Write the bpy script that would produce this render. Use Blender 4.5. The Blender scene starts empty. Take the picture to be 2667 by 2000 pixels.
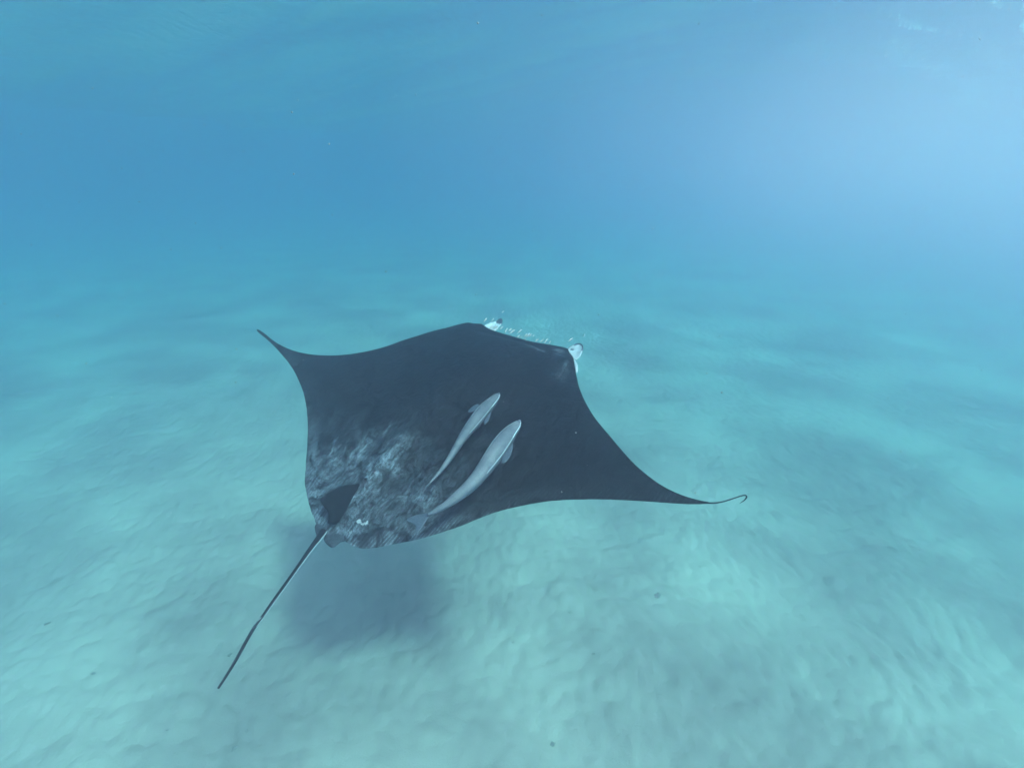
import bpy, math, random
import numpy as np
from mathutils import Matrix, Vector

S = bpy.context.scene
COL = S.collection
rnd = random.Random(7)
EYE = 5.0          # height of the camera above the sand
TOP = 7.5          # mean height of the water surface above the sand

# ------------------------------------------------------------------ camera
cam_data = bpy.data.cameras.new("camera")
cam_data.lens = 18.0
cam_data.sensor_width = 36.0
cam_data.clip_start = 0.05
cam_data.clip_end = 2000
cam = bpy.data.objects.new("camera", cam_data)
cam.location = (0, 0, EYE)
cam.rotation_euler = (math.radians(67), 0, 0)
COL.objects.link(cam)
S.camera = cam

# ------------------------------------------------------------------ light
SUN_TO = Vector((0.46, -0.515, 1.0)).normalized()      # towards the sun
w = bpy.data.worlds.new("World"); S.world = w; w.use_nodes = True
nt = w.node_tree
sky = nt.nodes.new("ShaderNodeTexSky"); sky.sky_type = 'NISHITA'; sky.sun_disc = False
sky.sun_elevation = math.asin(SUN_TO.z)
sky.sun_rotation = math.atan2(SUN_TO.x, SUN_TO.y)
nt.nodes["Background"].inputs[1].default_value = 0.15
nt.links.new(sky.outputs[0], nt.nodes["Background"].inputs[0])
sd = bpy.data.lights.new("sun", 'SUN'); sd.energy = 5.0; sd.angle = math.radians(7.0); sd.color = (1.0, 0.98, 0.95)
sun = bpy.data.objects.new("sun", sd); COL.objects.link(sun)
sun.rotation_euler = SUN_TO.to_track_quat('Z', 'Y').to_euler(); sun.location = (20, -20, 60)

S.view_settings.view_transform = 'Standard'; S.view_settings.look = 'None'
S.view_settings.gamma = 1.0; S.view_settings.use_curve_mapping = False
S.view_settings.exposure = 1.15
S.render.engine = 'CYCLES'
S.cycles.use_denoising = True
S.cycles.volume_bounces = 6
S.cycles.max_bounces = 10
S.cycles.transparent_max_bounces = 64
S.cycles.sample_clamp_indirect = 4.0

# ------------------------------------------------------------------ helpers
def tag(o, label=None, cat=None, group=None, kind=None):
    if label: o['label'] = label
    if cat: o['category'] = cat
    if group: o['group'] = group
    if kind: o['kind'] = kind
    return o

def mesh_obj(name, verts, faces, mat, parent=None, smooth=True, attrs=None):
    me = bpy.data.meshes.new(name)
    verts = np.asarray(verts, dtype=np.float32)
    if isinstance(faces, np.ndarray):
        nf, k = faces.shape
        me.vertices.add(len(verts)); me.vertices.foreach_set("co", verts.ravel())
        me.loops.add(nf * k); me.loops.foreach_set("vertex_index", faces.astype(np.int32).ravel())
        me.polygons.add(nf); me.polygons.foreach_set("loop_start", np.arange(0, nf * k, k, dtype=np.int32))
        me.update(calc_edges=True)
    else:
        me.from_pydata([tuple(map(float, v)) for v in verts], [], faces)
    me.polygons.foreach_set("use_smooth", [smooth] * len(me.polygons))
    for k, a in (attrs or {}).items():
        at = me.attributes.new(k, 'FLOAT', 'POINT'); at.data.foreach_set("value", np.asarray(a, dtype=np.float32).ravel())
    me.validate(); me.update()
    me.materials.append(mat)
    o = bpy.data.objects.new(name, me); COL.objects.link(o)
    if parent: o.parent = parent
    return o

def empty(name, loc=(0, 0, 0), mat=None):
    o = bpy.data.objects.new(name, None); COL.objects.link(o); o.empty_display_size = 0.1
    if mat is not None: o.matrix_world = mat
    else: o.location = loc
    return o

def grid_faces(nu, nv, wrap=False):
    i = np.arange(nu - 1)[:, None]; j = np.arange(nv if wrap else nv - 1)[None, :]
    a = i * nv + j; b = i * nv + (j + 1) % nv; c = (i + 1) * nv + (j + 1) % nv; d = (i + 1) * nv + j
    return np.stack([a, b, c, d], -1).reshape(-1, 4)

def hash2(ix, iy, seed):
    h = (ix.astype(np.int64) * 374761393 + iy.astype(np.int64) * 668265263 + seed * 1274126177) & 0xffffffff
    h = ((h ^ (h >> 13)) * 1274126177) & 0xffffffff
    h = (h ^ (h >> 16)) & 0xffffffff
    return h / 4294967295.0

def vnoise(x, y, seed=0):
    ix = np.floor(x); iy = np.floor(y); fx = x - ix; fy = y - iy
    fx = fx * fx * fx * (fx * (fx * 6 - 15) + 10); fy = fy * fy * fy * (fy * (fy * 6 - 15) + 10)
    ix = ix.astype(np.int64); iy = iy.astype(np.int64)
    a = hash2(ix, iy, seed); b = hash2(ix + 1, iy, seed); c = hash2(ix, iy + 1, seed); d = hash2(ix + 1, iy + 1, seed)
    return (a * (1 - fx) + b * fx) * (1 - fy) + (c * (1 - fx) + d * fx) * fy - 0.5

def fbm(x, y, seed=0, octv=4):
    r = 0; a = 1.0
    for k in range(octv):
        cr, sr = math.cos(0.6 + 1.1 * k), math.sin(0.6 + 1.1 * k)
        r = r + a * vnoise((x * cr - y * sr) * 2 ** k + 17.3 * k, (x * sr + y * cr) * 2 ** k - 9.1 * k, seed + k); a *= 0.5
    return r

def cells(x, y, seed=0):
    """distance to nearest and second nearest jittered point"""
    ix = np.floor(x).astype(np.int64); iy = np.floor(y).astype(np.int64)
    f1 = np.full(x.shape, 9.0); f2 = np.full(x.shape, 9.0)
    for dx in (-1, 0, 1):
        for dy in (-1, 0, 1):
            cx = ix + dx; cy = iy + dy
            px = cx + 0.1 + 0.8 * hash2(cx, cy, seed); py = cy + 0.1 + 0.8 * hash2(cx, cy, seed + 77)
            d = np.hypot(px - x, py - y)
            f2 = np.where(d < f1, f1, np.minimum(f2, d)); f1 = np.minimum(f1, d)
    return f1, f2

def new_mat(name, rough=0.6, spec=0.3):
    m = bpy.data.materials.new(name); m.use_nodes = True
    b = m.node_tree.nodes["Principled BSDF"]
    b.inputs["Roughness"].default_value = rough
    b.inputs["Specular IOR Level"].default_value = spec
    return m, m.node_tree, b

def N(nt, kind, **kw):
    n = nt.nodes.new(kind)
    for k, v in kw.items():
        if k.startswith("in_"):
            n.inputs[int(k[3:]) if k[3:].isdigit() else k[3:]].default_value = v
        else: setattr(n, k, v)
    return n

def math_n(nt, op, a, b=None, c=None, clamp=False):
    n = nt.nodes.new("ShaderNodeMath"); n.operation = op; n.use_clamp = clamp
    for i, v in enumerate((a, b, c)):
        if v is None: continue
        if isinstance(v, (int, float)): n.inputs[i].default_value = v
        else: nt.links.new(v, n.inputs[i])
    return n.outputs[0]

def noise(nt, vec, scale, detail=3, rough=0.55, dist=0.0):
    n = nt.nodes.new("ShaderNodeTexNoise"); n.inputs["Scale"].default_value = scale
    n.inputs["Detail"].default_value = detail; n.inputs["Roughness"].default_value = rough; n.inputs["Distortion"].default_value = dist
    if vec is not None: nt.links.new(vec, n.inputs["Vector"])
    return n.outputs["Fac"]

def mapping(nt, vec, scale=(1, 1, 1), rot=(0, 0, 0)):
    n = nt.nodes.new("ShaderNodeMapping"); n.inputs["Scale"].default_value = scale; n.inputs["Rotation"].default_value = rot
    nt.links.new(vec, n.inputs["Vector"]); return n.outputs[0]

def rng(nt, v, a, b, c=0.0, d=1.0, smooth=False):
    n = nt.nodes.new("ShaderNodeMapRange"); nt.links.new(v, n.inputs[0])
    n.interpolation_type = 'SMOOTHSTEP' if smooth else 'LINEAR'
    for i, x in enumerate((a, b, c, d)): n.inputs[i + 1].default_value = x
    return n.outputs[0]

def mixc(nt, f, a, b):
    n = nt.nodes.new("ShaderNodeMix"); n.data_type = 'RGBA'
    if isinstance(f, (int, float)): n.inputs[0].default_value = f
    else: nt.links.new(f, n.inputs[0])
    for i, v in ((6, a), (7, b)):
        if isinstance(v, tuple): n.inputs[i].default_value = (*v, 1)
        else: nt.links.new(v, n.inputs[i])
    return n.outputs[2]

def attr(nt, name):
    n = nt.nodes.new("ShaderNodeAttribute"); n.attribute_name = name; return n.outputs["Fac"]

def bump(nt, bsdf, h, strength, dist=0.01):
    n = nt.nodes.new("ShaderNodeBump"); n.inputs["Strength"].default_value = strength; n.inputs["Distance"].default_value = dist
    nt.links.new(h, n.inputs["Height"]); nt.links.new(n.outputs[0], bsdf.inputs["Normal"])
    return n

# ------------------------------------------------------------------ seabed
def graded(lo, hi, fine_lo, fine_hi, step, grow=1.07):
    c = list(np.arange(fine_lo, fine_hi + 1e-6, step))
    s = step; x = c[-1]
    while x < hi: s *= grow; x += s; c.append(min(x, hi))
    s = step; x = c[0]; pre = []
    while x > lo: s *= grow; x -= s; pre.append(max(x, lo))
    return np.array(pre[::-1] + c)

gx = graded(-150, 150, -9, 11, 0.035); gy = graded(-40, 150, 0.5, 16, 0.035)
X, Y = np.meshgrid(gx, gy, indexing='ij')
def sand_height(X, Y):
    wx = X + 0.5 * vnoise(X * 0.8, Y * 0.8, 5); wy = Y + 0.5 * vnoise(X * 0.8, Y * 0.8, 6)
    fade = np.clip(1.4 - np.hypot(X, Y) / 30, 0, 1)
    far = np.clip(1.5 - np.hypot(X, Y) / 12, 0.15, 1)
    h = 0.10 * far * fbm(X * 0.12, Y * 0.12, 1, 3)
    h = h + 0.05 * far * fbm(X * 0.6, Y * 0.6, 11, 2)
    # scooped hollows left by the swell: long soft lumps with crescent rims
    ca, sa = math.cos(0.25), math.sin(0.25)
    u = (wx * ca + wy * sa) / 0.34; v = (-wx * sa + wy * ca) / 0.44
    f1, f2 = cells(u, v, 3)
    h = h + fade * 0.027 * (np.clip(f2 - f1, 0, 0.6) ** 0.7 - 0.5) * (0.55 + 0.9 * (fbm(X * 0.7, Y * 0.7, 31, 2) + 0.4))
    f1, f2 = cells(u * 2.1 + 5, v * 1.7 + 3, 9)
    h = h + fade * 0.034 * np.clip(f2 - f1, 0, 0.5)
    h = h + fade * 0.022 * fbm(wx * 4, wy * 2.8, 21, 4)
    return h
Z = sand_height(X, Y)
m, nt, b = new_mat("sand", 0.9, 0.1)
geo = N(nt, "ShaderNodeNewGeometry").outputs["Position"]
n1 = noise(nt, geo, 0.45, 4, 0.55); n2 = noise(nt, geo, 3.0, 5, 0.6); n3 = noise(nt, geo, 60, 3, 0.7)
f = rng(nt, n1, 0.35, 0.68, smooth=True)
c = mixc(nt, f, (0.22, 0.185, 0.16), (0.40, 0.335, 0.27))  # broad pale patches, partly sand tone, partly painted in for wave-focused sunlight
f2n = rng(nt, n2, 0.3, 0.75)
c2 = mixc(nt, math_n(nt, 'MULTIPLY', f2n, 0.35), c, (0.42, 0.36, 0.30))
c3 = mixc(nt, rng(nt, n3, 0.62, 0.8, 0, 0.5), c2, (0.25, 0.24, 0.2))
nt.links.new(c3, b.inputs["Base Color"])
bump(nt, b, math_n(nt, 'ADD', math_n(nt, 'ADD', math_n(nt, 'MULTIPLY', n2, 1.0), math_n(nt, 'MULTIPLY', noise(nt, geo, 13, 4, 0.65, 0.5), 0.45)), math_n(nt, 'MULTIPLY', n3, 0.12)), 0.5, 0.045)
bed = mesh_obj("seabed", np.stack([X, Y, Z], -1).reshape(-1, 3), grid_faces(len(gx), len(gy)), m)
# the grid winds clockwise seen from above: turn it face up
bed.data.flip_normals()
tag(bed, "pale rippled sand seabed under blue-green water", kind='structure')

# ------------------------------------------------------------------ water surface
wxs = graded(-150, 150, -26, 26, 0.16, 1.08); wys = graded(-40, 150, 2, 34, 0.16, 1.08)
X, Y = np.meshgrid(wxs, wys, indexing='ij')
def wave_height(X, Y):
    # a long swell whose crest passes over the middle, with wind ripples running across it
    h = 0.75 * np.cos((X * 0.97 - Y * 0.22 - 1.5) / 34 * 2 * math.pi)
    d = X * 0.55 + Y * 0.85
    h = h + 0.05 * np.sin(d / 3.1 * 2 * math.pi + 2.2 * vnoise(X * .15, Y * .15, 3) * 3)
    p = X * 0.85 - Y * 0.52
    h = h + 0.22 * fbm(d * 0.5, p * 0.16, 41, 4)
    return TOP + h
Z = wave_height(X, Y)
m = bpy.data.materials.new("water_surface"); m.use_nodes = True; nt = m.node_tree
for n in list(nt.nodes): nt.nodes.remove(n)
outn = nt.nodes.new("ShaderNodeOutputMaterial")
geo = N(nt, "ShaderNodeNewGeometry").outputs["Position"]
rot = mapping(nt, geo, (2.6, 0.8, 1), (0, 0, math.radians(-33)))
hgt = noise(nt, rot, 2.2, 5, 0.6, 0.3)
bm = N(nt, "ShaderNodeBump"); bm.inputs["Strength"].default_value = 0.8; bm.inputs["Distance"].default_value = 0.05
nt.links.new(hgt, bm.inputs["Height"])
fr = N(nt, "ShaderNodeFresnel"); fr.inputs["IOR"].default_value = 1.33
nt.links.new(bm.outputs[0], fr.inputs["Normal"])
gl = N(nt, "ShaderNodeBsdfGlossy"); gl.inputs["Roughness"].default_value = 0.12; gl.inputs["Color"].default_value = (0.95, 0.97, 0.97, 1)
nt.links.new(bm.outputs[0], gl.inputs["Normal"])
tr = N(nt, "ShaderNodeBsdfTransparent")
# noise in the transparent colour stands in for light focused by the waves
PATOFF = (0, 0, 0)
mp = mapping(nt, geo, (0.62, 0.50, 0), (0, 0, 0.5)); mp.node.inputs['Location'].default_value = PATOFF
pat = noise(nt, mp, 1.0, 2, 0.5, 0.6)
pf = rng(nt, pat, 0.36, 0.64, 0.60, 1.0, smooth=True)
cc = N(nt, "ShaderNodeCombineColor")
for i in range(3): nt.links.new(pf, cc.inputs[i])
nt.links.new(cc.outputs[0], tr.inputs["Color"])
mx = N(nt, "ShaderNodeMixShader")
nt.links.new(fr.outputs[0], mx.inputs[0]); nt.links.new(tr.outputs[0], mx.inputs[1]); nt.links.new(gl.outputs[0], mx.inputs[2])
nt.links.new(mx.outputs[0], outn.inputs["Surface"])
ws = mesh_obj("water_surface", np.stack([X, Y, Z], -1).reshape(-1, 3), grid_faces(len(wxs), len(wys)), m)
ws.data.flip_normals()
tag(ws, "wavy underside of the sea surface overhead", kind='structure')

# ------------------------------------------------------------------ body of water (haze)
bv = [(x, y, z) for x in (-149, 149) for y in (-39, 149) for z in (-1.6, TOP + 1.3)]
bf = [(0, 1, 3, 2), (4, 6, 7, 5), (0, 4, 5, 1), (2, 3, 7, 6), (0, 2, 6, 4), (1, 5, 7, 3)]
m = bpy.data.materials.new("haze"); m.use_nodes = True; nt = m.node_tree
for n in list(nt.nodes): nt.nodes.remove(n)
outn = nt.nodes.new("ShaderNodeOutputMaterial"); pv = nt.nodes.new("ShaderNodeVolumePrincipled")
pv.inputs["Color"].default_value = (0.42, 0.315, 0.41, 1)
pv.inputs["Absorption Color"].default_value = (0.04, 0.70, 0.88, 1)
pv.inputs["Density"].default_value = 0.158
pv.inputs["Density Attribute"].default_value = ""
pv.inputs["Anisotropy"].default_value = 0.80
nt.links.new(pv.outputs[0], outn.inputs["Volume"])
hz = mesh_obj("haze", bv, bf, m, smooth=False)
tag(hz, "blue-green sea water filling the whole scene", kind='stuff')

# nested scattering volumes, added to make the pale glow in the water at right
def glow_veil_mat(dens):
    m = bpy.data.materials.new("added_glow_veil"); m.use_nodes = True; nt = m.node_tree
    for n in list(nt.nodes): nt.nodes.remove(n)
    outn = nt.nodes.new("ShaderNodeOutputMaterial"); pv = nt.nodes.new("ShaderNodeVolumePrincipled")
    pv.inputs["Color"].default_value = (1.0, 0.40, 0.35, 1); pv.inputs["Absorption Color"].default_value = (1, 1, 1, 1)
    pv.inputs["Density"].default_value = dens; pv.inputs["Density Attribute"].default_value = ""; pv.inputs["Anisotropy"].default_value = 0.0
    nt.links.new(pv.outputs[0], outn.inputs["Volume"])
    return m
for k, sc in enumerate((1.55, 1.42, 1.29, 1.16, 1.03, 0.90, 0.75, 0.60, 0.42)):
    m = glow_veil_mat((0.005, 0.007, 0.010, 0.013, 0.017, 0.020, 0.023, 0.025, 0.027)[k])
    V = []; nu, nv = 24, 36
    for i in range(nu + 1):
        th = math.pi * i / nu
        for j in range(nv):
            ph = 2 * math.pi * j / nv
            V.append((8.6 + 6.4 * sc * math.sin(th) * math.cos(ph), 6.6 + 6.0 * sc * math.sin(th) * math.sin(ph), EYE + 0.3 + 1.75 * sc * math.cos(th)))
    tag(mesh_obj("added_glow_veil", V, grid_faces(nu + 1, nv, True)[:, ::-1].copy(), m), "added volume making a pale glow in the water at the right", kind='stuff')

# ------------------------------------------------------------------ manta ray
# outlines in the animal's own frame: x to its right, y forward, z out of its back (metres)
L_LEAD = [[-0.513,1.369],[-0.588,1.337],[-0.646,1.33],[-0.689,1.293],[-0.732,1.234],[-0.784,1.159],[-0.887,1.037],[-0.975,0.882],[-1.053,0.755],[-1.101,0.642],[-1.167,0.536],[-1.252,0.424],[-1.344,0.323],[-1.446,0.233],[-1.568,0.15],[-1.669,0.098],[-1.782,0.055],[-1.912,0.028],[-2.041,0.022],[-2.165,0.035],[-2.26,0.034],[-2.27,0.022]]
L_TRAIL = [[-2.27,0.022],[-2.239,0.005],[-2.108,-0.001],[-1.962,-0.021],[-1.785,-0.058],[-1.628,-0.101],[-1.503,-0.152],[-1.392,-0.203],[-1.288,-0.258],[-1.124,-0.365],[-0.971,-0.484],[-0.848,-0.593],[-0.727,-0.701],[-0.584,-0.831],[-0.541,-0.868],[-0.443,-0.929],[-0.33,-0.99],[-0.247,-1.024],[-0.168,-1.058]]
R_LEAD = [[0.525,1.326],[0.571,1.276],[0.631,1.236],[0.684,1.167],[0.782,1.028],[0.83,0.969],[0.892,0.884],[1.013,0.752],[1.137,0.633],[1.252,0.534],[1.435,0.399],[1.599,0.273],[1.721,0.185],[1.833,0.118],[1.948,0.058],[2.053,0.021],[2.145,0.002],[2.248,-0.004]]
R_TRAIL = [[2.249,-0.006],[2.207,-0.021],[2.133,-0.038],[2.053,-0.049],[1.969,-0.06],[1.852,-0.077],[1.7,-0.106],[1.576,-0.137],[1.45,-0.177],[1.355,-0.214],[1.262,-0.26],[1.187,-0.306],[1.074,-0.384],[0.971,-0.478],[0.882,-0.589],[0.787,-0.683],[0.693,-0.769],[0.628,-0.825],[0.507,-0.911],[0.414,-0.984],[0.334,-1.03],[0.266,-1.05],[0.209,-1.049],[0.166,-1.052]]
MOUTH = [[-0.513,1.369],[-0.36,1.325],[-0.143,1.32],[0.068,1.312],[0.244,1.318],[0.389,1.332],[0.481,1.336],[0.525,1.326]]
CURL = [[2.234,-0.009,0.476],[2.262,-0.001,0.486],[2.289,0.012,0.497],[2.329,0.042,0.513],[2.36,0.068,0.525],[2.377,0.075,0.532],[2.387,0.063,0.536],[2.381,0.037,0.534],[2.366,0.017,0.527]]
TAIL = [[-0.042,-1.07,0.0],[-0.026,-1.132,0.0],[-0.011,-1.212,0.0],[0.025,-1.351,0.0],[0.06,-1.483,0.001],[0.086,-1.596,0.001],[0.112,-1.679,0.002],[0.124,-1.751,0.003],[0.162,-1.836,0.004],[0.204,-1.921,0.006],[0.228,-1.978,0.008],[0.259,-2.068,0.01]]
PELV_R = [[0.166,-1.053,0.004],[0.141,-1.062,0.003],[0.134,-1.087,0.003],[0.129,-1.128,0.003],[0.091,-1.135,0.001],[0.034,-1.129,0.0],[0.0,-1.118,0.0],[-0.017,-1.074,0.0],[0.012,-1.021,0.0],[0.105,-1.003,0.002]]
PELV_L = [[-0.036,-1.126,0.0],[-0.062,-1.129,0.001],[-0.114,-1.105,0.002],[-0.145,-1.084,0.003],[-0.156,-1.064,0.004],[-0.102,-1.037,0.002],[-0.051,-1.017,0.0],[-0.022,-1.055,0.0],[-0.022,-1.1,0.0]]
CEPH_R = [[0.506,1.332,0.033],[0.511,1.374,0.033],[0.524,1.413,0.035],[0.567,1.454,0.04],[0.616,1.431,0.047],[0.645,1.392,0.051],[0.674,1.3,0.055],[0.684,1.234,0.056],[0.671,1.197,0.055],[0.593,1.258,0.044]]
CEPH_L = [[-0.505,1.374,0.03],[-0.487,1.398,0.029],[-0.463,1.453,0.026],[-0.433,1.481,0.023],[-0.425,1.55,0.022],[-0.391,1.553,0.019],[-0.348,1.488,0.016],[-0.342,1.407,0.015],[-0.34,1.356,0.015],[-0.353,1.325,0.016],[-0.426,1.346,0.022]]
CHEEK = [[0.617,1.237,0.047],[0.671,1.197,0.055],[0.718,1.156,0.062],[0.763,1.099,0.069],[0.777,1.061,0.071],[0.776,1.033,0.071],[0.735,1.069,0.064],[0.677,1.148,0.055]]
DORSAL = [[-0.023,-0.668,0.099],[-0.048,-0.729,0.13],[-0.068,-0.763,0.155],[-0.083,-0.804,0.174],[-0.096,-0.885,0.191],[-0.106,-0.957,0.203],[-0.094,-0.968,0.188],[-0.067,-0.974,0.154],[-0.036,-0.981,0.115],[-0.017,-1.007,0.092],[-0.002,-1.038,0.073],[0.023,-1.008,0.041],[0.028,-0.938,0.034],[0.02,-0.815,0.044],[0.007,-0.721,0.061]]
FISH1 = [[0.52,0.375,0.305,3],[0.525,0.358,0.305,20],[0.529,0.316,0.306,42],[0.529,0.249,0.306,58],[0.528,0.175,0.305,68],[0.536,0.09,0.306,68],[0.546,0.007,0.308,60],[0.553,-0.072,0.309,50],[0.572,-0.162,0.311,40],[0.595,-0.249,0.314,32],[0.612,-0.328,0.316,26],[0.625,-0.405,0.318,20],[0.629,-0.461,0.319,14],[0.629,-0.512,0.319,9],[0.629,-0.547,0.319,6]]
FISH2 = [[0.903,0.136,0.393,3],[0.906,0.118,0.394,22],[0.912,0.073,0.395,48],[0.908,0.01,0.394,66],[0.917,-0.077,0.396,82],[0.93,-0.173,0.398,86],[0.94,-0.257,0.4,76],[0.948,-0.331,0.402,68],[0.952,-0.415,0.402,60],[0.948,-0.481,0.402,54],[0.937,-0.538,0.4,48],[0.919,-0.597,0.396,40],[0.898,-0.651,0.392,30],[0.871,-0.698,0.387,24],[0.85,-0.732,0.383,17],[0.832,-0.747,0.38,13]]
F1_PL = [[0.437,0.223,0.275],[0.413,0.233,0.273],[0.387,0.2,0.27],[0.388,0.122,0.27],[0.432,0.14,0.275],[0.443,0.17,0.276]]
F1_PR = [[0.547,0.239,0.288],[0.594,0.171,0.294],[0.623,0.099,0.298],[0.624,0.061,0.298],[0.609,0.061,0.296],[0.565,0.116,0.29],[0.54,0.177,0.287]]
F1_TAIL = [[0.628,-0.531,0.318],[0.621,-0.554,0.317],[0.62,-0.578,0.317],[0.629,-0.582,0.319],[0.631,-0.564,0.319],[0.635,-0.533,0.319]]
F2_PR = [[0.97,-0.044,0.386],[1.024,-0.126,0.397],[1.045,-0.205,0.401],[1.027,-0.238,0.398],[1.013,-0.233,0.395],[0.976,-0.178,0.387],[0.947,-0.1,0.381]]
F2_TAIL = [[0.824,-0.72,0.359],[0.753,-0.765,0.347],[0.714,-0.801,0.341],[0.705,-0.836,0.34],[0.757,-0.833,0.348],[0.801,-0.835,0.355],[0.826,-0.852,0.359],[0.856,-0.892,0.365],[0.857,-0.839,0.365],[0.843,-0.79,0.362],[0.837,-0.742,0.361]]
F2_ANAL = [[0.967,-0.427,0.365],[0.97,-0.457,0.366],[0.972,-0.495,0.366],[0.95,-0.494,0.362],[0.927,-0.489,0.358],[0.932,-0.448,0.359]]
F2_DORS = [[0.922,-0.289,0.427],[0.917,-0.309,0.426],[0.937,-0.416,0.429],[0.93,-0.491,0.428],[0.948,-0.469,0.432],[0.944,-0.373,0.431]]
SMALL = [[-0.435,1.625,0.023,0.0376],[-0.527,1.437,0.033,0.0564],[-0.473,1.486,0.027,0.0439],[-0.374,1.397,0.018,0.0501],[-0.414,1.378,0.021,0.0564],[-0.303,1.348,0.012,0.0376],[-0.274,1.377,0.01,0.0501],[-0.232,1.391,0.007,0.0564],[-0.202,1.414,0.006,0.0564],[-0.154,1.39,0.004,0.0689],[-0.089,1.426,0.001,0.0564],[-0.065,1.361,0.001,0.0564],[-0.029,1.364,0.0,0.0313],[-0.006,1.399,0.0,0.0501],[0.021,1.345,0.0,0.0376],[0.038,1.385,0.0,0.0564],[0.065,1.385,0.001,0.0439],[0.089,1.403,0.001,0.0313],[0.135,1.374,0.003,0.0439],[0.163,1.368,0.004,0.0313],[0.217,1.36,0.007,0.0501],[0.247,1.378,0.009,0.0564],[0.297,1.369,0.013,0.0345],[0.48,1.441,0.03,0.0627],[0.577,1.525,0.042,0.0313]]
BLOBS = [[-0.267,-0.51,-0.069,0.209,0.067,-0.002,0.55],[-0.039,-0.498,0.017,0.138,0.121,-0.034,0.6],[-0.016,-0.335,0.019,0.151,0.14,-0.044,0.38],[-0.411,-0.732,-0.076,0.188,0.161,0.005,0.42],[-0.307,-0.934,-0.094,0.102,0.068,0.025,0.5],[-0.127,-1.005,-0.019,0.047,0.04,0.002,0.6],[0.012,-0.793,-0.026,0.211,0.015,-0.001,0.6],[0.161,-0.846,0.064,0.078,0.101,-0.05,0.45],[0.162,-0.902,0.018,0.017,0.019,-0.011,1.5],[0.213,-0.902,0.028,0.009,0.008,-0.009,1.4],[0.235,-0.877,0.017,0.008,0.013,-0.011,1.4],[0.157,-0.985,0.006,0.019,0.011,-0.003,1.3],[0.436,-0.599,0.056,0.111,0.106,-0.046,0.38],[0.473,-0.503,0.053,0.106,0.085,-0.04,0.32],[0.138,-1.015,0.053,0.027,0.031,-0.025,0.4],[0.012,-0.618,-0.031,0.133,0.055,-0.005,0.35],[0.66,-0.687,0.111,0.108,0.06,-0.037,0.25],[0.318,1.148,0.123,-0.017,0.005,-0.013,1.14],[0.512,1.222,0.055,-0.007,0.013,-0.031,0.9],[0.542,1.159,0.067,-0.008,0.005,-0.01,0.6],[0.685,1.024,0.025,-0.005,0.018,-0.052,0.9],[0.717,0.893,0.056,0.013,0.033,-0.054,0.2],[-0.704,1.241,0.033,0.037,0.013,-0.013,0.8],[-0.535,-0.584,-0.019,0.037,0.014,0.001,0.7],[-0.344,-0.531,-0.022,0.05,0.015,0.0,0.8],[0.127,-0.503,0.009,0.02,0.012,-0.005,0.7],[-0.223,-0.226,-0.01,0.066,0.017,-0.003,0.5],[-0.817,-0.329,-0.066,0.103,0.045,0.008,0.12],[-0.698,-0.638,0.055,0.034,0.183,-0.151,0.25],[-0.07,-0.055,-0.021,0.064,0.021,-0.001,0.35]]
KL, KR = 0.104, 0.1119
def wing_z(a): return np.where(a < 0, KL, KR) * np.abs(a) ** 1.8
def world_frame():
    ex = Vector((0.7982, -0.6018, -0.0231)); ey = Vector((0.5711, 0.7440, 0.3468)); ez = Vector((-0.1916, -0.2900, 0.9376))
    M = Matrix((ex, ey, ez)).transposed().to_4x4()
    M.translation = Vector((-0.6669, 3.6741, EYE - 1.9846))
    return M
MF = world_frame()

def resample(P, n, power=1.0):
    P = np.asarray(P, float); d = np.r_[0, np.cumsum(np.linalg.norm(np.diff(P, axis=0), axis=1))]
    t = np.linspace(0, 1, n) ** power * d[-1]
    return np.stack([np.interp(t, d, P[:, k]) for k in range(P.shape[1])], 1)

def smooth_poly(P, it=2, closed=False):
    P = np.asarray(P, float)
    for _ in range(it):
        if closed:
            Q = np.roll(P, -1, 0); P = np.stack([0.75 * P + 0.25 * Q, 0.25 * P + 0.75 * Q], 1).reshape(-1, P.shape[1])
        else:
            Q = np.stack([0.75 * P[:-1] + 0.25 * P[1:], 0.25 * P[:-1] + 0.75 * P[1:]], 1).reshape(-1, P.shape[1])
            P = np.concatenate([P[:1], Q, P[-1:]])
    return P

def back_bulge(a, b):
    """extra height of the back over the wing plane: broad body, ridge to the tail, hollows beside it"""
    h = 0.030 * np.exp(-(a / 0.07) ** 2) * np.clip((0.1 - b) / 0.5, 0, 1) * np.clip((b + 1.12) / 0.12, 0, 1)
    h = h - 0.035 * np.exp(-((np.abs(a) - 0.24) / 0.11) ** 2) * np.exp(-((b + 0.45) / 0.30) ** 2)
    h = h + 0.022 * np.exp(-((a - 0.17) / 0.10) ** 2 - ((b + 0.86) / 0.11) ** 2)
    h = h + 0.022 * np.exp(-((a + 0.20) / 0.10) ** 2 - ((b + 0.84) / 0.12) ** 2)
    h = h - 0.018 * np.exp(-((np.abs(a) - 0.36) / 0.07) ** 2 - ((b + 0.62) / 0.18) ** 2)
    h = h + 0.020 * np.exp(-((np.abs(a) - 0.62) / 0.10) ** 2 - ((b - 1.12) / 0.10) ** 2)      # swell over each eye
    h = h - 0.012 * np.exp(-((b - 1.20) / 0.035) ** 2) * np.exp(-(a / 0.45) ** 4)              # crease behind the mouth
    return h

def half_thick(a): return 0.006 + 0.125 * np.exp(-(a / 0.62) ** 2) + 0.045 * np.clip(1 - np.abs(a) / 2.2, 0, 1)

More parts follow.
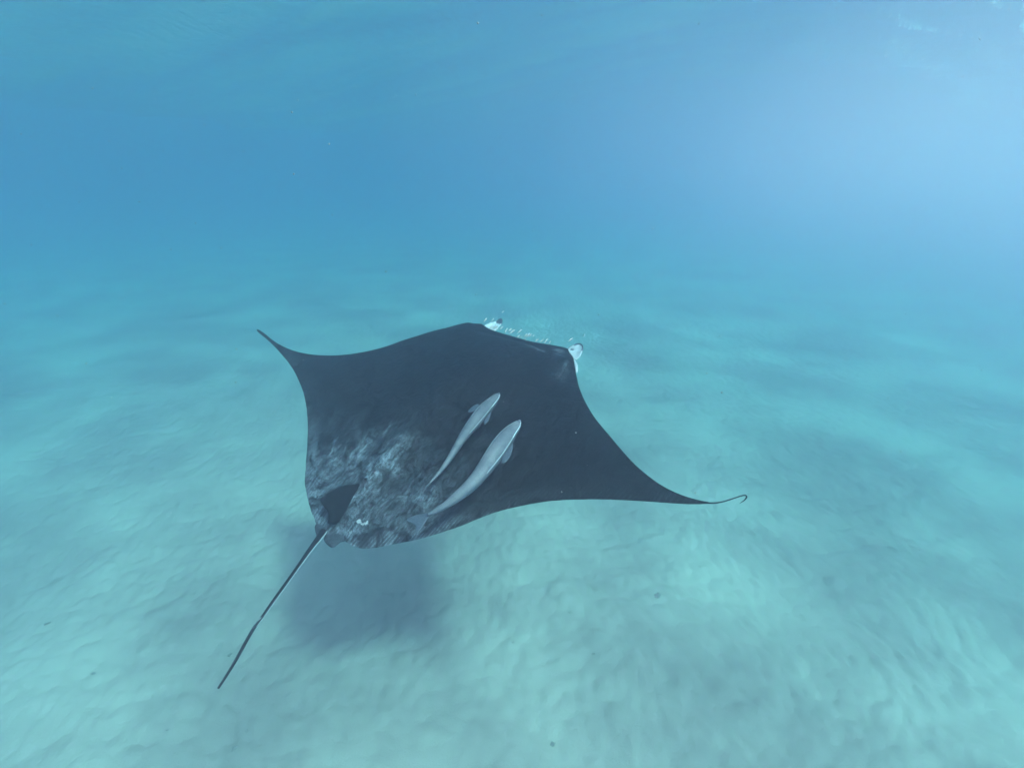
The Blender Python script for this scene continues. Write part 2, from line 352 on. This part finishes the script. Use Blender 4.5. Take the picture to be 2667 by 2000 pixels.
nW, nM, nC = 240, 90, 150
mouth = smooth_poly(MOUTH, 2)
rear = smooth_poly([L_TRAIL[-1], (-0.10, -1.085), (-0.03, -1.10), (0.05, -1.09), (0.12, -1.062), R_TRAIL[-1]], 2)
Lw = resample(smooth_poly(L_LEAD[::-1], 2), nW, 1.15); Lt = resample(smooth_poly(L_TRAIL, 2), nW, 1.15)
Rw = resample(smooth_poly(R_LEAD[::-1], 2), nW, 1.15); Rt = resample(smooth_poly(R_TRAIL, 2), nW, 1.15)
lead = np.concatenate([Lw, resample(mouth, nM)[1:-1], Rw[::-1]])
trail = np.concatenate([Lt, resample(rear, nM)[1:-1], Rt[::-1]])
# faint raggedness along the rear margin
arc = np.r_[0, np.cumsum(np.linalg.norm(np.diff(trail, axis=0), axis=1))]
trail[:, 1] += 0.006 * fbm(arc * 22, arc * 0, 60, 3) * np.clip(1 - np.abs(trail[:, 0]) / 2.2, 0, 1)
tc = np.linspace(0, 1, nC); tc = 0.5 - 0.5 * np.cos(np.pi * tc); tc = 0.35 * np.linspace(0, 1, nC) + 0.65 * tc
A = lead[:, None, 0] * (1 - tc) + trail[:, None, 0] * tc
B_ = lead[:, None, 1] * (1 - tc) + trail[:, None, 1] * tc
chord = np.linalg.norm(lead - trail, axis=1)[:, None]
prof = 2.0 * (np.sqrt(np.clip(tc, 0, 1)) * 1.05 - 0.35 * tc - 0.70 * tc ** 2 + 0.0 * tc)
prof = np.clip(prof / prof.max(), 0, None); prof[-1] = 0; prof[0] = 0
T = half_thick(A) * prof[None, :] * np.clip(chord / 0.9, 0, 1) ** 0.7
edge_fade = (1 - (1 - np.clip(prof, 0, 1)) ** 3)[None, :]
low = 0.008 * fbm(A * 3, B_ * 2, 71, 3)
toe = chord * (1 - tc)[None, :]                      # metres to the rear margin
arc2 = np.broadcast_to(arc[:, None], A.shape)
rib = 0.0030 * (0.5 + 2 * np.clip(fbm(A * 5, B_ * 5, 90, 2), -.2, .5)) * np.sin(arc2 * 2 * math.pi / 0.034 + 2.0 * fbm(arc2 * 3, toe * 3, 80, 2)) * np.exp(-((toe - 0.08) / 0.09) ** 2) * np.clip(1 - np.abs(A) / 1.15, 0, 1)
mid = wing_z(A)
up = mid + T * 1.15 + (back_bulge(A, B_) + low + rib) * edge_fade
dn = mid - T * 0.85 - 0.05 * edge_fade * np.exp(-(A / 0.45) ** 2)
nS = len(lead)
Vt = np.stack([A, B_, up], -1).reshape(-1, 3); Vb = np.stack([A, B_, dn], -1).reshape(-1, 3)
pale = np.zeros(A.shape); scar = np.zeros(A.shape)
for (a0, b0, ux, uy, vx, vy, val) in BLOBS:
    det = ux * vy - uy * vx; da = A - a0; db = B_ - b0
    p = (da * vy - db * vx) / det; q = (-da * uy + db * ux) / det
    k = 1
    g_ = val * np.exp(-(p * p + q * q) ** k)
    if val > 1.15: scar += g_
    else: pale += g_
pale += 0.05
inner = np.clip(1.15 - np.abs(A) / 1.15, 0, 1)
pale += 0.16 * np.exp(-(toe / 0.14) ** 2) * inner * (B_ < 0.3)
pale += 0.30 * np.clip((-0.10 - B_) / 0.45, 0, 1) * np.exp(-(A / 0.75) ** 4)
pale += 0.05 * np.exp(-(A / 0.9) ** 4) * np.clip((0.5 - B_) / 0.5, 0, 1)
pale += 0.45 * np.exp(-(toe / 0.012) ** 2) * inner * (A > 0)
attrs = {"scar": np.concatenate([scar.ravel(), scar.ravel()]), "pale": np.concatenate([pale.ravel(), pale.ravel()]),
         "toe": np.concatenate([toe.ravel()] * 2), "arc": np.concatenate([arc2.ravel()] * 2),
         "under": np.concatenate([np.zeros(A.size), np.clip((dn < mid - 0.004), 0, 1).ravel().astype(float)])}
F = grid_faces(nS, nC); Fb = F[:, ::-1] + nS * nC

m, nt, b = new_mat("manta_skin", 0.6, 0.12)
oc = N(nt, "ShaderNodeTexCoord").outputs["Object"]
pa = attr(nt, "pale"); toea = attr(nt, "toe"); arca = attr(nt, "arc"); und = attr(nt, "under")
fine = noise(nt, mapping(nt, oc, (1, 0.5, 1), (0, 0, 0.35)), 46, 5, 0.75, 1.2)
scr = noise(nt, mapping(nt, oc, (4.0, 0.8, 1), (0, 0, 0.5)), 15, 5, 0.7, 0.8)
med = noise(nt, oc, 8, 5, 0.65, 0.8)
tex = math_n(nt, 'ADD', math_n(nt, 'MULTIPLY', rng(nt, fine, 0.40, 0.62), 0.55), math_n(nt, 'MULTIPLY', rng(nt, scr, 0.44, 0.64), 0.45))
tex2 = math_n(nt, 'MULTIPLY', tex, rng(nt, med, 0.36, 0.60, 0.15, 1.35))
lt = math_n(nt, 'MULTIPLY', rng(nt, pa, 0.0, 1.1, 0, 1.0), tex2)
comb = N(nt, "ShaderNodeCombineXYZ"); nt.links.new(arca, comb.inputs[0]); nt.links.new(toea, comb.inputs[1])
wv = N(nt, "ShaderNodeTexWave"); wv.bands_direction = 'X'; wv.inputs["Scale"].default_value = 9.3; wv.inputs["Distortion"].default_value = 2.2; wv.inputs["Detail"].default_value = 3; wv.inputs["Detail Scale"].default_value = 1.4
nt.links.new(comb.outputs[0], wv.inputs["Vector"])
ribf = math_n(nt, 'MULTIPLY', rng(nt, wv.outputs["Fac"], 0.45, 0.95), rng(nt, toea, 0.19, 0.05, 0, 1, True))
ribf = math_n(nt, 'MULTIPLY', ribf, math_n(nt, 'MULTIPLY', rng(nt, pa, 0.02, 0.3, 0.03, 0.42), rng(nt, med, 0.40, 0.58, 0.2, 1.2)))
tot = math_n(nt, 'ADD', lt, math_n(nt, 'MULTIPLY', ribf, rng(nt, fine, 0.3, 0.6)))
skin = mixc(nt, rng(nt, tot, 0.0, 1.0), (0.005, 0.005, 0.007), (0.27, 0.285, 0.33))
# sparse pale scratches and flecks all over the back
sp = noise(nt, mapping(nt, oc, (7.0, 1.2, 1), (0, 0, 0.62)), 16, 3, 0.6, 0.6)
fl = math_n(nt, 'MULTIPLY', rng(nt, sp, 0.66, 0.74), rng(nt, med, 0.48, 0.62))
skin = mixc(nt, math_n(nt, 'MULTIPLY', fl, 0.5), skin, (0.13, 0.14, 0.165))
jag = noise(nt, mapping(nt, oc, (1.6, 1, 1), (0, 0, 0.4)), 48, 4, 0.7, 0.6)
sca = attr(nt, 'scar')
white = rng(nt, math_n(nt, 'ADD', sca, math_n(nt, 'MULTIPLY', math_n(nt, 'SUBTRACT', jag, 0.5), 2.4)), 0.85, 1.1)
white = math_n(nt, 'MULTIPLY', white, rng(nt, sca, 0.25, 0.4))
skin = mixc(nt, white, skin, (0.42, 0.39, 0.40))
skin = mixc(nt, und, skin, (0.70, 0.70, 0.70))
nt.links.new(skin, b.inputs["Base Color"])
nt.links.new(rng(nt, tot, 0, 1, 0.45, 0.75), b.inputs["Roughness"])
bump(nt, b, math_n(nt, 'ADD', math_n(nt, 'MULTIPLY', scr, 1.0), math_n(nt, 'MULTIPLY', med, 3.0)), 0.6, 0.012)
SKIN = m

def plain(name, col, rough=0.5, var=0.25, scale=40, tip=None, spec=0.3):
    m, nt, b = new_mat(name, rough, spec)
    oc = N(nt, "ShaderNodeTexCoord").outputs["Object"]
    f = noise(nt, oc, scale, 4, 0.65, 0.5)
    dark = tuple(x * (1 - var) for x in col); lite = tuple(min(1, x * (1 + var)) for x in col)
    c = mixc(nt, rng(nt, f, 0.3, 0.7), dark, lite)
    if tip is not None:
        c = mixc(nt, rng(nt, math_n(nt, 'ADD', attr(nt, "mark"), math_n(nt, 'MULTIPLY', math_n(nt, 'SUBTRACT', f, 0.5), 0.5)), 0.4, 0.6), c, tip)
    nt.links.new(c, b.inputs["Base Color"]); bump(nt, b, f, 0.2, 0.005)
    return m

manta = empty("manta_ray", mat=MF)
tag(manta, "large black manta ray with raised wings gliding over pale sand", "manta ray")
allV = np.concatenate([Vt, Vb]); allF = np.concatenate([F[:, ::-1], Fb[:, ::-1]])
body = mesh_obj("body", allV, allF, SKIN, manta, attrs=attrs)

def tube(name, pts, rad, mat, parent, flat=1.0, seg=14, attrs=None, nrm=(0, 0, 1), markf=None, sub=2):
    """tapered tube along pts; flat squashes it along nrm"""
    P = np.concatenate([np.asarray(pts, float), np.asarray(rad, float)[:, None]], 1)
    P = smooth_poly(P, sub); R = P[:, 3]; P = P[:, :3]
    tg = np.gradient(P, axis=0); tg /= np.linalg.norm(tg, axis=1)[:, None]
    n0 = np.asarray(nrm, float); V = []; mk = []
    for i in range(len(P)):
        s = np.cross(tg[i], n0); s /= np.linalg.norm(s); u = np.cross(s, tg[i])
        for k in range(seg):
            an = 2 * math.pi * k / seg
            V.append(P[i] + R[i] * (math.cos(an) * s + math.sin(an) * u * flat))
            mk.append(markf(i / (len(P) - 1), an) if markf else 0.0)
    V.append(P[0]); V.append(P[-1]); mk += [mk[0], mk[-2]]
    n = len(P); Fq = [tuple(int(q) for q in f) for f in grid_faces(n, seg, True)]
    Fq += [(n * seg, (k + 1) % seg, k) for k in range(seg)] + [(n * seg + 1, (n - 1) * seg + k, (n - 1) * seg + (k + 1) % seg) for k in range(seg)]
    o = mesh_obj(name, V, Fq, mat, parent, attrs={"mark": mk})
    return o

def blade(name, outline, thick, mat, parent, nrm, cup=0.0, rings=7, it=2, markf=None):
    """a fin: closed outline in 3-D, lens-shaped in section, thick metres at the middle, dished by cup"""
    P = smooth_poly(outline, it, True); C0 = P.mean(0); n0 = np.asarray(nrm, float); n0 /= np.linalg.norm(n0)
    n = len(P); V = []; mk = []; prs = []
    for side in (1, -1):
        base = len(V)
        for r in range(rings):
            t = 1 - r / rings
            for p in P:
                q = C0 + (p - C0) * t
                d = (1 - t * t)
                V.append(q + n0 * (side * (0.0015 + thick * 0.5 * math.sqrt(d)) - cup * d)); mk.append(markf(q + C0 * 0, t) if markf else 0.0)
        V.append(C0 + n0 * (side * (0.0015 + thick * 0.5) - cup)); mk.append(markf(C0, 0.0) if markf else 0.0)
        for r in range(rings - 1):
            for k in range(n):
                f = (base + r * n + k, base + r * n + (k + 1) % n, base + (r + 1) * n + (k + 1) % n, base + (r + 1) * n + k)
                prs.append(f if side > 0 else f[::-1])
        for k in range(n):
            f = (base + (rings - 1) * n + k, base + (rings - 1) * n + (k + 1) % n, base + rings * n)
            prs.append(f if side > 0 else f[::-1])
    off = rings * n + 1
    for k in range(n): prs.append((k, off + k, off + (k + 1) % n, (k + 1) % n))
    return mesh_obj(name, V, prs, mat, parent, attrs={"mark": mk})

DARK = plain("manta_dark_skin", (0.007, 0.008, 0.011), 0.8, 0.5, 60, tip=(0.10, 0.11, 0.14), spec=0.08)
TAILM = plain("manta_tail_skin", (0.008, 0.009, 0.013), 0.75, 0.6, 30, tip=(0.50, 0.52, 0.54), spec=0.08)
WHITE = plain("manta_belly_white", (0.50, 0.49, 0.50), 0.5, 0.18, 22, tip=(0.05, 0.06, 0.08))

# dorsal fin standing on the ridge before the tail, leaning to the animal's left
dn_ = np.cross((0, 1, 0), (-0.62, 0, 0.78))
base_root = [(x + (0.0 if i not in (11, 12, 13, 14, 0) else 0.0), y, z) for i, (x, y, z) in enumerate(DORSAL)]
blade("dorsal_fin", base_root, 0.035, DARK, manta, dn_)
# tail: flat-sided whip with a pale stripe low on its right side
tr_ = [0.027, 0.024, 0.0175, 0.0135, 0.0125, 0.0118, 0.0112, 0.0112, 0.0105, 0.0098, 0.0090, 0.0072]
tube("tail", [(x, y, z + 0.012) for x, y, z in TAIL], tr_, TAILM, manta, flat=0.8, seg=48, sub=3,
     markf=lambda t, an: 1.0 if (t < 0.62 and 2.95 < an < 4.3) else (0.49 if 0.55 < t < 0.62 and 0.5 < an < 1.5 + (0.6 - t) * 20 else 0.0))
PELM = plain("pelvic_skin", (0.045, 0.048, 0.058), 0.7, 0.8, 45, spec=0.1)
blade("pelvic_fin", PELV_R, 0.02, PELM, manta, (0, 0, 1))
blade("pelvic_fin", PELV_L, 0.02, PELM, manta, (0, 0, 1), markf=lambda q, t: 0.0)
blade("cephalic_fin", [(x, y, z - 0.01) for x, y, z in CEPH_R], 0.03, WHITE, manta, (-0.35, -0.2, 0.9), cup=0.03,
      markf=lambda q, t: 1.0 if t > 0.8 and q[1] > 1.34 and q[0] > 0.54 else (0.55 if math.hypot(q[0] - 0.545, q[1] - 1.35) < 0.022 else 0.0))
blade("cephalic_fin", [(x, y, z - 0.01) for x, y, z in CEPH_L], 0.03, WHITE, manta, (0.35, -0.2, 0.9), cup=0.03,
      markf=lambda q, t: 1.0 if q[1] > 1.475 and q[0] > -0.43 else (0.5 if abs(q[0] + 0.40) < 0.012 and q[1] < 1.45 else 0.0))
blade("cheek", [(x, y, z - 0.012) for x, y, z in CHEEK], 0.05, WHITE, manta, (0.3, 0, 0.9))
blade("cheek", [(-x - 0.02, y + 0.05, z - 0.02) for x, y, z in CHEEK][::-1], 0.05, WHITE, manta, (-0.3, 0, 0.9), markf=lambda q, t: 0.9 if q[0] < -0.77 else 0.0)
def ball(name, c, r, mat, parent, sq=(1, 1, 1), nu=10, nv=14):
    V = []; Fq = []
    for i in range(nu + 1):
        th = math.pi * i / nu
        for k in range(nv):
            ph = 2 * math.pi * k / nv
            V.append((c[0] + r * sq[0] * math.sin(th) * math.cos(ph), c[1] + r * sq[1] * math.sin(th) * math.sin(ph), c[2] + r * sq[2] * math.cos(th)))
    return mesh_obj(name, V, grid_faces(nu + 1, nv, True)[:, ::-1].copy(), mat, parent, attrs={"mark": [0.0] * len(V)})
ball("eye", (0.755, 1.085, 0.055), 0.011, DARK, manta)
ball("eye", (-0.775, 1.135, 0.052), 0.016, DARK, manta)
tube("wing_tip", [(2.19, -0.012, 0.461)] + CURL, [0.005, 0.0045, 0.004, 0.0034, 0.0032, 0.003, 0.0038, 0.004, 0.003, 0.001], DARK, manta, flat=0.7, seg=10)

# ------------------------------------------------------------------ two remoras over its back
def remora_mat():
    m, nt, b = new_mat("remora_skin", 0.55, 0.25)
    oc = N(nt, "ShaderNodeTexCoord").outputs["Object"]
    f = noise(nt, oc, 70, 4, 0.7, 0.6); g = noise(nt, oc, 11, 3, 0.6, 0.8)
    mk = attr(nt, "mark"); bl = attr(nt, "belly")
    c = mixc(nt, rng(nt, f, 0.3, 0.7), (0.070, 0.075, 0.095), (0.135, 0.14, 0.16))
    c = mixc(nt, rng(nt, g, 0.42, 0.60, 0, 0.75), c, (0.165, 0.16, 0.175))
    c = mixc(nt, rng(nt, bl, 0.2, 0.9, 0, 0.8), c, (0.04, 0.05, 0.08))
    c = mixc(nt, rng(nt, mk, 0.3, 0.8), c, (0.85, 0.86, 0.88))
    nt.links.new(c, b.inputs["Base Color"]); bump(nt, b, f, 0.25, 0.004)
    return m
REM = remora_mat(); FIN = plain("remora_fin", (0.075, 0.085, 0.11), 0.5, 0.2, 60, tip=(0.5, 0.55, 0.58))
PXM = 0.2652 * 0.00314

def remora(label, spine, parts, roll, disc_len):
    P = np.array(spine, float); c = P[:, :3].mean(0)
    root = empty("remora", mat=MF @ Matrix.Translation(Vector(c)))
    tag(root, label, "remora", "remoras swimming over the manta ray")
    n_sp = 90
    Q = smooth_poly(P, 3); Q = resample(Q, n_sp); pts = Q[:, :3] - c; R = Q[:, 3] * PXM * 0.88
    tg = np.gradient(pts, axis=0); tg /= np.linalg.norm(tg, axis=1)[:, None]
    seg = 144; V = []; mk = []; bl = []
    # the fish leans: its back is turned a little to the side
    n0 = np.array([math.sin(roll), 0.0, math.cos(roll)])
    for i in range(n_sp):
        t = i / (n_sp - 1)
        s = np.cross(tg[i], n0); s /= np.linalg.norm(s); u = np.cross(s, tg[i])
        ratio = 0.62 + 0.35 * min(1, t * 2)             # flat head, rounder further back
        for k in range(seg):
            an = 2 * math.pi * k / seg
            cx, sy = math.cos(an), math.sin(an)
            # flattened crown on the head
            fl = 1 - (0.30 * max(0, sy) ** 2 if t < 0.24 else 0.30 * max(0, sy) ** 2 * max(0, 1 - (t - 0.24) / 0.1))
            V.append(pts[i] + R[i] * (cx * s + sy * u * ratio * fl))
            d = math.degrees(an) % 360
            wd_ = 6.5 * max(0.3, 1 - t / 0.75)
            on = (abs(d - 37) < wd_ and 0.03 < t < 0.62) or (abs(d - 145) < wd_ and 0.04 < t < 0.66)
            disc = (t < disc_len and abs(d - 90) < 60 and (int(t * 190) % 3 == 0) and t > 0.03)
            gill = abs(t - 0.215 - 0.04 * abs(math.cos(an))) < 0.007 and math.sin(an) > -0.3
            mk.append(1.0 if on else (0.42 if disc or gill else 0.0))
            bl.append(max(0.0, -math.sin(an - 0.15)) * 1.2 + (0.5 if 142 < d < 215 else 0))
    V += [pts[0], pts[-1]]; mk += [0, 0]; bl += [0, 0]
    Fq = [tuple(int(q) for q in f) for f in grid_faces(n_sp, seg, True)]
    Fq += [(n_sp * seg, (k + 1) % seg, k) for k in range(seg)] + [(n_sp * seg + 1, (n_sp - 1) * seg + k, (n_sp - 1) * seg + (k + 1) % seg) for k in range(seg)]
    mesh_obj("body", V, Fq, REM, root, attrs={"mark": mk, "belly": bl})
    for nm, ol, th, nr, cup in parts:
        cc = np.mean(ol, 0)
        blade(nm, np.array(ol) - c, th, FIN, root, nr, cup=cup)
    # sucking disc on the crown: a low oval pad with cross ridges
    dl = int(n_sp * disc_len)
    pad = []
    i0, i1 = 3, dl
    for side in (1, -1):
        rg = range(i0, i1) if side > 0 else range(i1 - 1, i0 - 1, -1)
        for i in rg:
            t = (i - i0) / (i1 - 1 - i0); wd = R[i] * 0.62 * math.sin(math.pi * (0.08 + 0.84 * t)) ** 0.5
            s = np.cross(tg[i], n0); s /= np.linalg.norm(s); u = np.cross(s, tg[i])
            pad.append(pts[i] + s * wd * side + u * R[i] * 0.45)
    blade("sucking_disc", pad, 0.008, DISC, root, n0, it=1)
    e = pts[9]; s = np.cross(tg[9], n0); s /= np.linalg.norm(s)
    for sd_ in (1, -1):
        ball("eye", tuple(e + s * R[9] * 0.86 * sd_ + n0 * R[9] * 0.1), 0.006, DARK, root, nu=6, nv=8)
    return root
DISC = plain("remora_disc", (0.13, 0.13, 0.165), 0.5, 0.2, 120)
remora("smaller remora with two white stripes swimming nearer the manta's middle", FISH1,
       [("pectoral_fin", F1_PL, 0.006, (-0.2, 0, 1), 0.0), ("pectoral_fin", F1_PR, 0.006, (0.3, 0, 1), 0.0),
        ("tail_fin", F1_TAIL, 0.005, (0, 0, 1), 0.0)], 0.31, 0.17)
remora("larger remora with a fanned tail fin over the manta's rear right margin", FISH2,
       [("pectoral_fin", F2_PR, 0.007, (0.3, 0, 1), 0.0), ("tail_fin", F2_TAIL, 0.007, (0, 0.2, 1), 0.0),
        ("anal_fin", F2_ANAL, 0.005, (0.4, 0, 0.9), 0.0), ("dorsal_fin", F2_DORS, 0.005, (0, 0, 1), 0.0)], 0.31, 0.17)

# ------------------------------------------------------------------ little fish before the mouth
FISHM = plain("small_fish_skin", (0.52, 0.42, 0.40), 0.35, 0.3, 90)
FISHD = plain("small_fish_dark_skin", (0.12, 0.17, 0.20), 0.35, 0.3, 90)
ordn = ["first", "second", "third", "fourth", "fifth", "sixth", "seventh", "eighth", "ninth", "tenth", "eleventh", "twelfth",
        "thirteenth", "fourteenth", "fifteenth", "sixteenth", "seventeenth", "eighteenth", "nineteenth", "twentieth"]
def make_small(length, mat):
    root = empty("small_fish")
    ys = [0.5, 0.46, 0.36, 0.2, 0.0, -0.2, -0.34, -0.40]; rs = [0.005, 0.05, 0.085, 0.11, 0.105, 0.07, 0.035, 0.022]
    V = []; seg = 10
    for y, r in zip(ys, rs):
        for k in range(seg):
            an = 2 * math.pi * k / seg
            V.append((r * 0.8 * math.cos(an), y, r * math.sin(an)))
    Fq = [tuple(int(q) for q in f) for f in grid_faces(len(ys), seg, True)] + [tuple(range(seg)), tuple(range((len(ys) - 1) * seg, len(ys) * seg))[::-1]]
    bo = mesh_obj("body", V, Fq, mat, root, attrs={"mark": [0.0] * len(V)})
    tl = blade("tail_fin", [(0, -0.38, 0.02), (0, -0.5, 0.10), (0, -0.46, 0.0), (0, -0.5, -0.10), (0, -0.38, -0.02)], 0.01, mat, root, (1, 0, 0), rings=2, it=1)
    root.scale = (length,) * 3
    return root, (bo, tl)
proto = None
for i, (x, y, z, L) in enumerate(SMALL):
    src = FISHM if i not in (3, 4, 5, 17) else FISHD
    if proto is None:
        root, kids = make_small(1.0, FISHM); proto = (root, kids)
    else:
        root = proto[0].copy(); COL.objects.link(root)
        for k in proto[1]:
            c = k.copy(); COL.objects.link(c); c.parent = root
    L2 = L * 1.35
    ang = 0.12 + rnd.uniform(-0.12, 0.12)
    R3 = Matrix.Rotation(-ang + 0.15, 4, 'Z') @ Matrix.Rotation(rnd.uniform(-0.2, 0.25), 4, 'X')
    root.matrix_world = MF @ Matrix.Translation((x, y, z + rnd.uniform(-0.01, 0.03))) @ R3 @ Matrix.Scale(L2, 4)
    if i == 0: lb = "tiny pinkish fish swimming just beyond the tip of the far cephalic fin"
    elif i == 1: lb = "tiny fish alongside the outer base of the far cephalic fin"
    elif i == 2: lb = "tiny fish over the upper edge of the far cephalic fin"
    elif i == 3: lb = "tiny fish over the white middle of the far cephalic fin"
    elif i == 4: lb = "tiny fish crossing the root of the far cephalic fin"
    elif i == 23: lb = "tiny pale fish beside the rounded white near cephalic fin"
    elif i == 24: lb = "tiny fish out beyond the dark tip of the near cephalic fin"
    else: lb = "slim tiny fish along the mouth rim, %s from the far cephalic fin" % ordn[i - 5]
    tag(root, lb, "fish", "little fish riding ahead of the manta's mouth")

# ------------------------------------------------------------------ scraps of weed lying on the sand
WEED = plain("weed_scrap", (0.17, 0.17, 0.145), 0.8, 0.3, 50)
SCR = [(1713, 1550, 1.0, "largest dark weed scrap, on open sand below the manta's near wing"),
       (1484, 1595, .28, "dark weed speck between the largest scrap and the manta's shadow"),
       (1337, 1673, .35, "dark weed speck just off the edge of the manta's shadow"),
       (1545, 1702, .30, "dark weed speck on sand below the largest scrap"),
       (1440, 1938, .5, "small dark weed scrap near the bottom edge below the shadow"),
       (1825, 1476, .28, "faint weed speck nearest the near wing tip"),
       (123, 1624, .6, "dark weed scrap by itself near the left edge"),
       (243, 1755, .4, "weed speck in the dim sand at lower left"),
       (597, 1706, .5, "dark weed scrap beside the end of the manta's tail"),
       (507, 1546, .3, "weed speck on bright sand left of the tail's bend"),
       (610, 1949, .65, "dark weed scrap below the tail tip at the bottom edge"),
       (436, 1901, .3, "weed speck on sand left of the scrap below the tail tip"),
       (643, 1902, .3, "thin weed speck just above the scrap below the tail tip")]
cp, sp_ = math.cos(math.radians(23)), math.sin(math.radians(23))
for (px, py, sz, lb) in SCR:
    xc = (px - 1333.5) / 1333.5; yc = -(py - 1000) / 1333.5
    d = (xc, cp + yc * sp_, -sp_ + yc * cp); t = EYE / -d[2]
    for _ in range(5):
        hz_ = float(sand_height(np.array([d[0] * t]), np.array([d[1] * t]))[0]); t = (EYE - hz_) / -d[2]
    x, y = d[0] * t, d[1] * t
    n = 13; ol = []
    for k in range(n):
        an = 2 * math.pi * k / n; r = sz * 0.060 * rnd.uniform(0.3, 1.0)
        ol.append((r * 1.3 * math.cos(an), r * 0.9 * math.sin(an), 0.014 * sz * rnd.uniform(-0.4, 1)))
    o = blade("weed_scrap", ol, 0.012 * sz + 0.004, WEED, None, (0, 0, 1), rings=3, it=1)
    o.location = (x, y, hz_ + 0.008); o.rotation_euler = (rnd.uniform(-.2, .2), rnd.uniform(-.2, .2), rnd.uniform(0.3, 1.2))
    tag(o, lb, "seaweed", "weed scraps scattered on the sand")

# ------------------------------------------------------------------ drifting specks, and beads for sun glints under the surface
ico = []
phi = (1 + 5 ** .5) / 2
for a_, b_ in ((1, phi), (-1, phi), (1, -phi), (-1, -phi)):
    ico += [(0, a_, b_), (a_, b_, 0), (b_, 0, a_)]
ico = np.array(ico) / math.hypot(1, phi)
from itertools import combinations
el = min(np.linalg.norm(ico[i] - ico[j]) for i, j in combinations(range(12), 2))
icf = []
for i, j, k in combinations(range(12), 3):
    if all(abs(np.linalg.norm(ico[p] - ico[q]) - el) < 1e-3 for p, q in ((i, j), (j, k), (i, k))):
        f = (i, j, k)
        if np.dot(np.cross(ico[j] - ico[i], ico[k] - ico[i]), ico[i]) < 0: f = (i, k, j)
        icf.append(f)
icf = np.array(icf)
def specks(name, pts, rad, mat, label):
    V = []; Fs = []
    for i, (p, r) in enumerate(zip(pts, rad)):
        sq = np.array([rnd.uniform(0.7, 1.3) for _ in range(3)])
        V.append(np.array(p) + ico * sq * r); Fs.append(icf + 12 * i)
    o = mesh_obj(name, np.concatenate(V), np.concatenate(Fs), mat)
    tag(o, label, kind='stuff'); return o
SN = plain("speck", (0.36, 0.31, 0.31), 0.6, 0.2, 100)
pts = []; rad = []
while len(pts) < 520:
    d = rnd.uniform(1.2, 9) ; x = rnd.uniform(-1.1, 1.1) * d; y = d; z = EYE + rnd.uniform(-1.3, 0.55) * d
    if z < 0.5 or z > TOP - 0.5: continue
    l = MF.inverted() @ Vector((x, y, z))
    if abs(l.x) < 2.4 and abs(l.y) < 1.8 and -0.4 < l.z < 0.6: continue
    pts.append((x, y, z)); rad.append(rnd.choice([0.0007, 0.001, 0.0012, 0.0020]) * (0.6 + d * 0.5))
specks("drifting_specks", pts, rad, SN, "pale specks of plankton drifting in the water")
GLINT = plain("foam_bubble", (0.95, 0.95, 0.95), 0.15, 0.02, 100)  # bright white beads imitate sun glints on the water surface
pts = []; rad = []
def streak(x0, y0, x1, y1, n, spread, big):
    for _ in range(n):
        t = rnd.random(); g = rnd.gauss(0, spread)
        x = x0 + (x1 - x0) * t + g; y = y0 + (y1 - y0) * t + rnd.gauss(0, spread * .5) + 0.3 * math.sin(t * 9)
        z = float(wave_height(np.array([x]), np.array([y]))[0]) - 0.03
        pts.append((x, y, z)); rad.append(big * rnd.uniform(0.4, 1.2))
streak(9.3, 11.9, 11.7, 13.4, 52, 0.06, 0.022)
streak(8.4, 13.5, 14.4, 16.7, 120, 0.18, 0.018)
streak(9.8, 15.8, 18.6, 22.5, 300, 0.45, 0.022)
streak(7.9, 16.7, 15.3, 21.6, 180, 0.60, 0.018)
streak(12.1, 14.2, 14.0, 15.7, 52, 0.15, 0.021)
streak(1.4, 12.1, 5.6, 12.8, 60, 0.90, 0.010)
specks("glint_beads", pts, rad, GLINT, "lines of small white beads standing in for sun glints under the surface")
